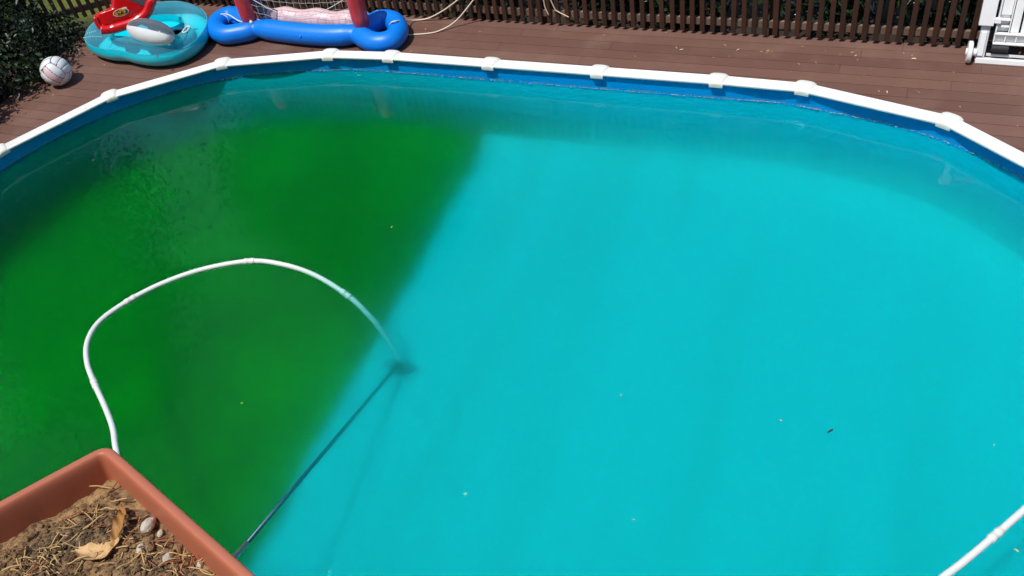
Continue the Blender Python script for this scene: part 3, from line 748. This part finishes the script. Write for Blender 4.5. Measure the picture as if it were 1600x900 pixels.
for i in range(1, len(hpath)-1):
    pass
for px, py, z in ((1557, 835, fz), (148, 600, fz), (204, 468, fz), (390, 408, fz), (541, 460, fz-.13), (1200, 1020, fz)):
    q = G(px, py, z); i = min(range(1, len(hpath)-1), key=lambda k: (hpath[k]-q).length); t = (hpath[i+1]-hpath[i-1]).normalized(); c = hpath[i]
    mb = MB(); rows = []
    mb.tube([c-t*.042, c-t*.040, c-t*.012, c-t*.010, c+t*.010, c+t*.012, c+t*.040, c+t*.042], [HR*1.02, HR*1.22, HR*1.22, HR*1.12, HR*1.12, HR*1.22, HR*1.22, HR*1.02], 14)
    mb.build('cuff', M['cuff'], ho, True)
sp_ = G(383, 852, WZ); pd = (sp_-VH).normalized(); far_end = VH+pd*((sp_-VH).length+1.5)
pv = thing('vacuum_pole', 'blue pole of the pool vacuum slanting out of the water beside the planter', 'pole', (VH.x, VH.y, FZ))
MB().tube([VH+Vector((0, 0, .03)), sp_+pd*.0], .0125, 12).build('lower_tube', M['pole'], pv, True)
MB().tube([sp_-pd*.02, far_end], .0165, 12).build('upper_tube', M['alu'], pv, True)
vh = thing('pool_vacuum', 'dark vacuum head at the edge of the green algae on the pool floor', 'pool vacuum', (VH.x, VH.y, FZ))
side = pd.cross(Vector((0, 0, 1))).normalized(); fwdv = Vector((0, 0, 1)).cross(side).normalized()
mb = MB(); out = []
for k in range(24):
    a = k/24*2*math.pi; out.append(VH+side*(.085*math.cos(a))+fwdv*(.045*math.sin(a)*(1.2 if math.sin(a) > 0 else .8)))
rows = [[Vector((q.x, q.y, FZ+z))*1 if s_ == 1 else Vector((VH.x+(q.x-VH.x)*s_, VH.y+(q.y-VH.y)*s_, FZ+z)) for q in out] for z, s_ in ((.015, 1), (.035, 1), (.05, .8), (.056, .4))]
bq = mb.quadgrid(rows, close_u=True); mb.f.append(tuple(range(bq+72, bq+96))); mb.build('body', M['vac'], vh, True)
for s_ in (-1, 1):
    c = VH+side*(.085*s_); c.z = FZ+.05
    MB().tube([c+side*(.038*math.cos(a))+fwdv*(.032*math.sin(a)) for a in np.linspace(0, 2*math.pi, 20, endpoint=False)], .009, 8, True).build('bumper_ring', M['vac_ring'], vh, True)
MB().tube([Vector((VH.x, VH.y, FZ+.05)), Vector((VH.x, VH.y, FZ+.12))], .022, 12).build('hose_port', M['vac'], vh, True)
MB().tube([Vector((VH.x, VH.y, FZ+.06)), VH+pd*.12+Vector((0, 0, .03))], .019, 10).build('handle_socket', M['vac'], vh, True)

# ------------------------------------------------------------------ planter on the balcony ledge
nP = Vector((0, math.tan(math.radians(12)), 1)).normalized(); P0 = Vector((0, 0, H))-nP*.60
A = GP(168, 689, P0, nP); B = GP(0, 779, P0, nP); C = GP(406, 900, P0, nP)
eb = (C-A).normalized(); ea = (B-A); ea = (ea-nP*ea.dot(nP)).normalized()
LA, LB = .46, .62
plt = thing('planter_box', 'terracotta coloured plastic planter box with dry soil in the lower left corner', 'planter', A+ea*LA/2+eb*LB/2-nP*.2)
def rrect(off, rc=.019):
    # rounded parallelogram with corner at A and sides ea, eb; off > 0 grows it
    cs = [(0, 0), (LA, 0), (LA, LB), (0, LB)]; out = []
    sn = ea.cross(eb).length
    base = []
    for k, (a, b_) in enumerate(cs):
        sa = (-1 if a == 0 else 1)*off/sn; sb = (-1 if b_ == 0 else 1)*off/sn; base.append(A+ea*(a+sa)+eb*(b_+sb))
    r = max(.004, rc+off)
    for k in range(4):
        p0, p1, p2 = base[k-1], base[k], base[(k+1) % 4]; d0 = (p0-p1).normalized(); d1 = (p2-p1).normalized()
        s0 = p1+d0*r; s1 = p1+d1*r
        for i in range(7):
            t = i/6; out.append(s0*(1-t)**2+p1*(2*t*(1-t))+s1*t*t)
    return out
profp = [(-.010, -.19), (-.008, -.03), (-.0015, -.030), (.0, -.025), (.0, -.006), (-.0012, -.002), (-.0035, 0), (-.0085, 0), (-.0108, -.0015), (-.0120, -.006), (-.0124, -.014), (-.0124, -.03), (-.0112, -.10), (-.0106, -.17)]
mb = MB(); rows = [[q+nP*h for q in rrect(o_)] for o_, h in profp]
bq = mb.quadgrid(rows, close_u=True); k = len(rows[0]); mb.f.append(tuple(range(bq+(len(rows)-1)*k, bq+len(rows)*k))); mb.f.append(tuple(range(bq+k-1, bq-1, -1)))
o = mb.build('box', M['terracotta'], plt, True)
ss = o.modifiers.new('sub', 'SUBSURF'); ss.levels = 1; ss.render_levels = 2
SD = -.037
def soilp(a, b_):
    q = A+ea*a+eb*b_
    f = noise.fractal(Vector((a*22, b_*22, 3.1)), .9, 2.1, 5); f2 = noise.noise(Vector((a*7, b_*7, 1.0)))
    f3 = abs(noise.noise(Vector((a*60, b_*60, 5.0))))
    return q+nP*(SD+.0065*f+.009*f2+.006*f3)
mb = MB(); rows = [[soilp(a, b_) for a in np.linspace(.0112, LA-.012, 190)] for b_ in np.linspace(.0112, LB-.012, 230)]
mb.quadgrid(rows); so_ = mb.build('soil', M['soil'], plt, True); so_['kind'] = 'stuff'
ico = []
def clod(mb, c, r, sq=1.0, sd=0):
    rows = []
    for th in np.linspace(.05, math.pi-.05, 6):
        row = []
        for ph in np.linspace(0, 2*math.pi, 8, endpoint=False):
            d = Vector((math.sin(th)*math.cos(ph), math.sin(th)*math.sin(ph), math.cos(th)*sq)); rr = r*(1+.9*noise.noise(d*2.4+Vector((sd, sd*.7, 0)))); row.append(c+(ea*d.x+eb*d.y+nP*d.z)*rr)
        rows.append(row)
    b = mb.quadgrid(rows, close_u=True); mb.f.append(tuple(range(b+7, b-1, -1))); mb.f.append(tuple(range(b+40, b+48)))
mb = MB()
for k in range(5200):
    a, b_ = random.uniform(.025, .22), random.uniform(.025, .36); r = random.choice([.0008, .001, .0013, .0016, .002, .0026]) if k % 40 else random.uniform(.003, .0048); clod(mb, soilp(a, b_)+nP*r*.2, r, .8, k*1.37)
c_ = mb.build('soil_clods', M['soil'], plt, False); c_['kind'] = 'stuff'
def plant_pt(px, py, up=.0):                            # spot on the soil seen at this pixel
    q = GP(px, py, A+nP*SD, nP); v = q-A; sn = ea.dot(eb); dv = nP.dot(v)
    va_, vb_ = v.dot(ea), v.dot(eb); det = 1-sn*sn; a = (va_-sn*vb_)/det; b_ = (vb_-sn*va_)/det
    return soilp(a, b_)+nP*up
def pebble(label, px, py, r, stretch, seed):
    c = plant_pt(px, py, r*.45); mb = MB(); rows = []; vx = (plant_pt(px+6, py-12)-plant_pt(px, py)).normalized(); vy = nP.cross(vx)
    for th in np.linspace(.03, math.pi-.03, 14):
        row = []
        for ph in np.linspace(0, 2*math.pi, 20, endpoint=False):
            d = Vector((math.sin(th)*math.cos(ph), math.sin(th)*math.sin(ph), math.cos(th))); k = 1+.22*noise.noise(d*1.6+Vector((seed, 0, 0)))+.08*noise.noise(d*5+Vector((0, seed, 0)))
            row.append(c+(vx*d.x*stretch+vy*d.y*.75+nP*d.z*.7)*r*k)
        rows.append(row)
    mb.quadgrid(rows, close_u=True); tag(mb.build('pebble', M['stone'], None, True), label, 'pebble', 'pebbles on the planter soil')
pebble('largest pale grey pebble leaning against the planter wall', 236, 829, .0075, 1.45, 1.3)
pebble('cream pebble near the right wall of the planter, among pine needles', 263, 872, .006, 1.1, 5.2)
pebble('tiny white pebble just below the largest pale pebble', 252, 837, .0035, 1.1, 8.8)
pebble('small cream pebble lowest along the right planter wall', 313, 886, .004, 1.1, 2.9)
pebble('small yellowish pebble between the curled leaf and the planter wall', 222, 862, .0045, 1.1, 7.7)
def curl(label, pxs, widths, mat, lift):
    pts = spline([plant_pt(x, y, l) for (x, y), l in zip(pxs, lift)], 6); k = len(pts); mb = MB(); top = []; rows = []; rows2 = []
    ws = np.interp(np.linspace(0, 1, k), np.linspace(0, 1, len(widths)), widths)
    for i, q in enumerate(pts):
        t = (pts[min(i+1, k-1)]-pts[max(i-1, 0)]).normalized(); s_ = t.cross(nP).normalized(); r1 = []; r2 = []
        for j in np.linspace(-1, 1, 9):
            cup = ws[i]*.55*j*j+.0012*math.sin(i*.9+j*3); v = q+s_*(ws[i]*j)+nP*cup; r1.append(v); r2.append(v-nP*.0007)
        rows.append(r1); rows2.append(r2)
    mb.quadgrid(rows); mb.quadgrid([r[::-1] for r in rows2]); tag(mb.build('dry_leaf', M[mat], None, True), label, 'leaf', 'curled dry leaves on the planter soil')
curl('pale tan curled leaf lying flat on the planter soil', [(122, 860), (138, 866), (156, 870), (172, 866), (192, 854)], [.002, .008, .0095, .007, .001], 'dry_leaf', [.006, .005, .004, .006, .008])
curl('brown curled leaf standing on edge behind the pale tan one', [(180, 862), (187, 848), (195, 832), (197, 815), (193, 800)], [.002, .0048, .005, .0036, .001], 'dry_leaf_b', [.007, .010, .012, .011, .008])
def needle(px, py, L, ang, r=.0006, mt='needle', up=.003):
    c = plant_pt(px, py, up); d = ea*math.cos(ang)+eb*math.sin(ang); d.normalize(); s_ = nP.cross(d); bend = random.uniform(-.18, .18)
    pts = [c+d*(L*(k/6-.5))+s_*(bend*L*((k/6-.5)**2))+nP*(random.uniform(.0, .0012)+.003*math.sin(k*.5+px)) for k in range(7)]
    o = MB().tube(pts, [r]*6+[r*.4], 5).build('pine_needle', M[mt], None, True); tag(o, 'thin dry pine needle lying on the planter soil', 'pine needle', 'dry pine needles on the planter soil')
fixed = [(118, 812, .022), (150, 818, .024), (170, 803, .018), (178, 770, .014), (162, 768, .022), (190, 792, .020), (136, 802, .014), (110, 842, .018), (98, 836, .010), (265, 849, .022), (250, 856, .016), (285, 868, .022), (278, 880, .02), (190, 865, .02), (230, 870, .018), (60, 890, .02), (125, 880, .02), (25, 895, .02), (300, 884, .02), (205, 885, .025)]
for k, (x, y, L) in enumerate(fixed): needle(x, y, L, random.uniform(0, 6.28), .0007, 'needle' if k % 3 else 'needle_r', .004)
for k in range(130):
    x = random.uniform(20, 330); lo = max(775 if x > 160 else 860-(x-20)*.55, 775+(x-175)*.62 if x > 175 else 0); y = random.uniform(lo+12, 898)
    needle(x, y, random.uniform(.008, .022), random.uniform(0, 6.28), random.choice([.0003, .0004, .0005, .0006]), random.choice(['needle', 'needle', 'needle', 'needle_r']))
# the balcony of the house the picture is taken from, with the shelf the planter stands on; unseen wall added to keep sky light off the planter
hs = thing('house', 'unseen house wall with a balcony, added to shade and hold up the planter', 'house', (CX, -1.2, -.3))
MB().box((CX, -1.25, 3.3), (15, .3, 7.2)).build('wall', M['render'], hs)
bevel(MB().box((-.6, -.42, 2.62), (4.6, 1.34, .16)).build('balcony_slab', M['render'], hs), .01)
cl = A+ea*LA*.62+eb*LB*.55-nP*.215
bevel(MB().box(cl, (LA*.55, LB*.6, .045), ea, nP.cross(ea), nP).build('planter_shelf', M['picket'], hs), .004)
bevel(MB().box((cl.x, cl.y-.02, (cl.z+2.68)/2-.02), (.05, .05, cl.z-2.68)).build('shelf_post', M['picket'], hs), .004)

# ------------------------------------------------------------------ fallen bits on the deck and the water
def bit(q, L, mat, kind, nm='fallen_leaf'):
    mb = MB(); a = random.uniform(0, 6.28); d = Vector((math.cos(a), math.sin(a), 0)); s_ = Vector((-d.y, d.x, 0)); w = L*random.uniform(.22, .42); h = random.uniform(.1, .35)*L
    pr = [(-.5, 0), (-.25, .7), (.1, 1), (.38, .6), (.5, 0)]
    up = [q+d*(L*u)+s_*(w*.5*v)+Vector((0, 0, .002+h*v*.3*random.random())) for u, v in pr]; dn = [q+d*(L*u)-s_*(w*.5*v)+Vector((0, 0, .002+h*v*.3)) for u, v in pr[1:-1]]; md_ = [q+d*(L*u)+Vector((0, 0, .0015)) for u, v in pr[1:-1]]
    b = len(mb.v); mb.v += [tuple(p_) for p_ in up+dn+md_]
    for side_ in ((0, 1, 2, 3, 4), (0, 5, 6, 7, 4)):
        mm = [8, 9, 10]; mb.f += [(0, side_[1], 8), (side_[1], side_[2], 9, 8), (side_[2], side_[3], 10, 9), (side_[3], 4, 10)]
    return mb.build(nm, M[mat])
deckbits = [(1057, 75), (1065, 77.5), (1133, 71), (1153, 78), (1165, 87), (1190, 81), (1200, 79.5), (1139, 88), (1206, 81), (1235, 112), (1275, 98), (1213, 73), (1332, 82), (1337, 87), (1425, 87), (1360, 108), (1350, 118), (1435, 144), (1445, 117), (1500, 167), (1475, 128), (1517, 126), (1590, 197), (1386, 144), (1307, 102), (1274, 97), (750, 50), (944, 55), (1030, 63), (163, 101), (82, 149), (69, 157), (1040, 51), (992, 88), (1248, 100), (1313, 85), (1412, 83), (1340, 94), (1428, 92), (1398, 135), (1373, 143), (1490, 113), (1586, 113), (1115, 90), (1290, 80), (1254, 73), (1557, 98)]
for x, y in deckbits:
    o = bit(G(x, y, .001), random.choice([.014, .018, .024, .03, .04]), random.choice(['debris', 'debris_d', 'debris_d']), 0); tag(o, 'small pale dry petal lying on the brown deck boards', 'leaf', 'pale petals scattered on the deck')
for (x, y), l in (((665, 46), 'orange dry leaf on the deck between the two ropes'), ((643, 81), 'orange dry leaf on the deck just beyond the pool rail'), ((1200, 82), 'orange brown leaf among the pale petals on the deck, right of centre')):
    tag(bit(G(x, y, .001), .05, 'debris_o', 0), l, 'leaf', 'orange leaves on the deck')
for x, y in [(612, 355), (655, 113), (1220, 657), (1553, 695), (990, 812), (515, 893), (378, 630), (1588, 860), (970, 618), (617, 124), (586, 170), (146, 250), (727, 772), (560, 118), (349, 121), (355, 120), (362, 119), (370, 118), (376, 117)]:
    o = bit(G(x, y, WZ+.001), random.choice([.015, .02, .026]), 'float_leaf', 0, 'floating_leaf'); tag(o, 'tiny pale leaf floating on the pool water', 'leaf', 'pale leaves floating on the pool')
tag(bit(G(1297, 674, WZ+.001), .05, 'vac', 0, 'floating_twig'), 'thin dark twig floating on the turquoise water at right', 'twig')
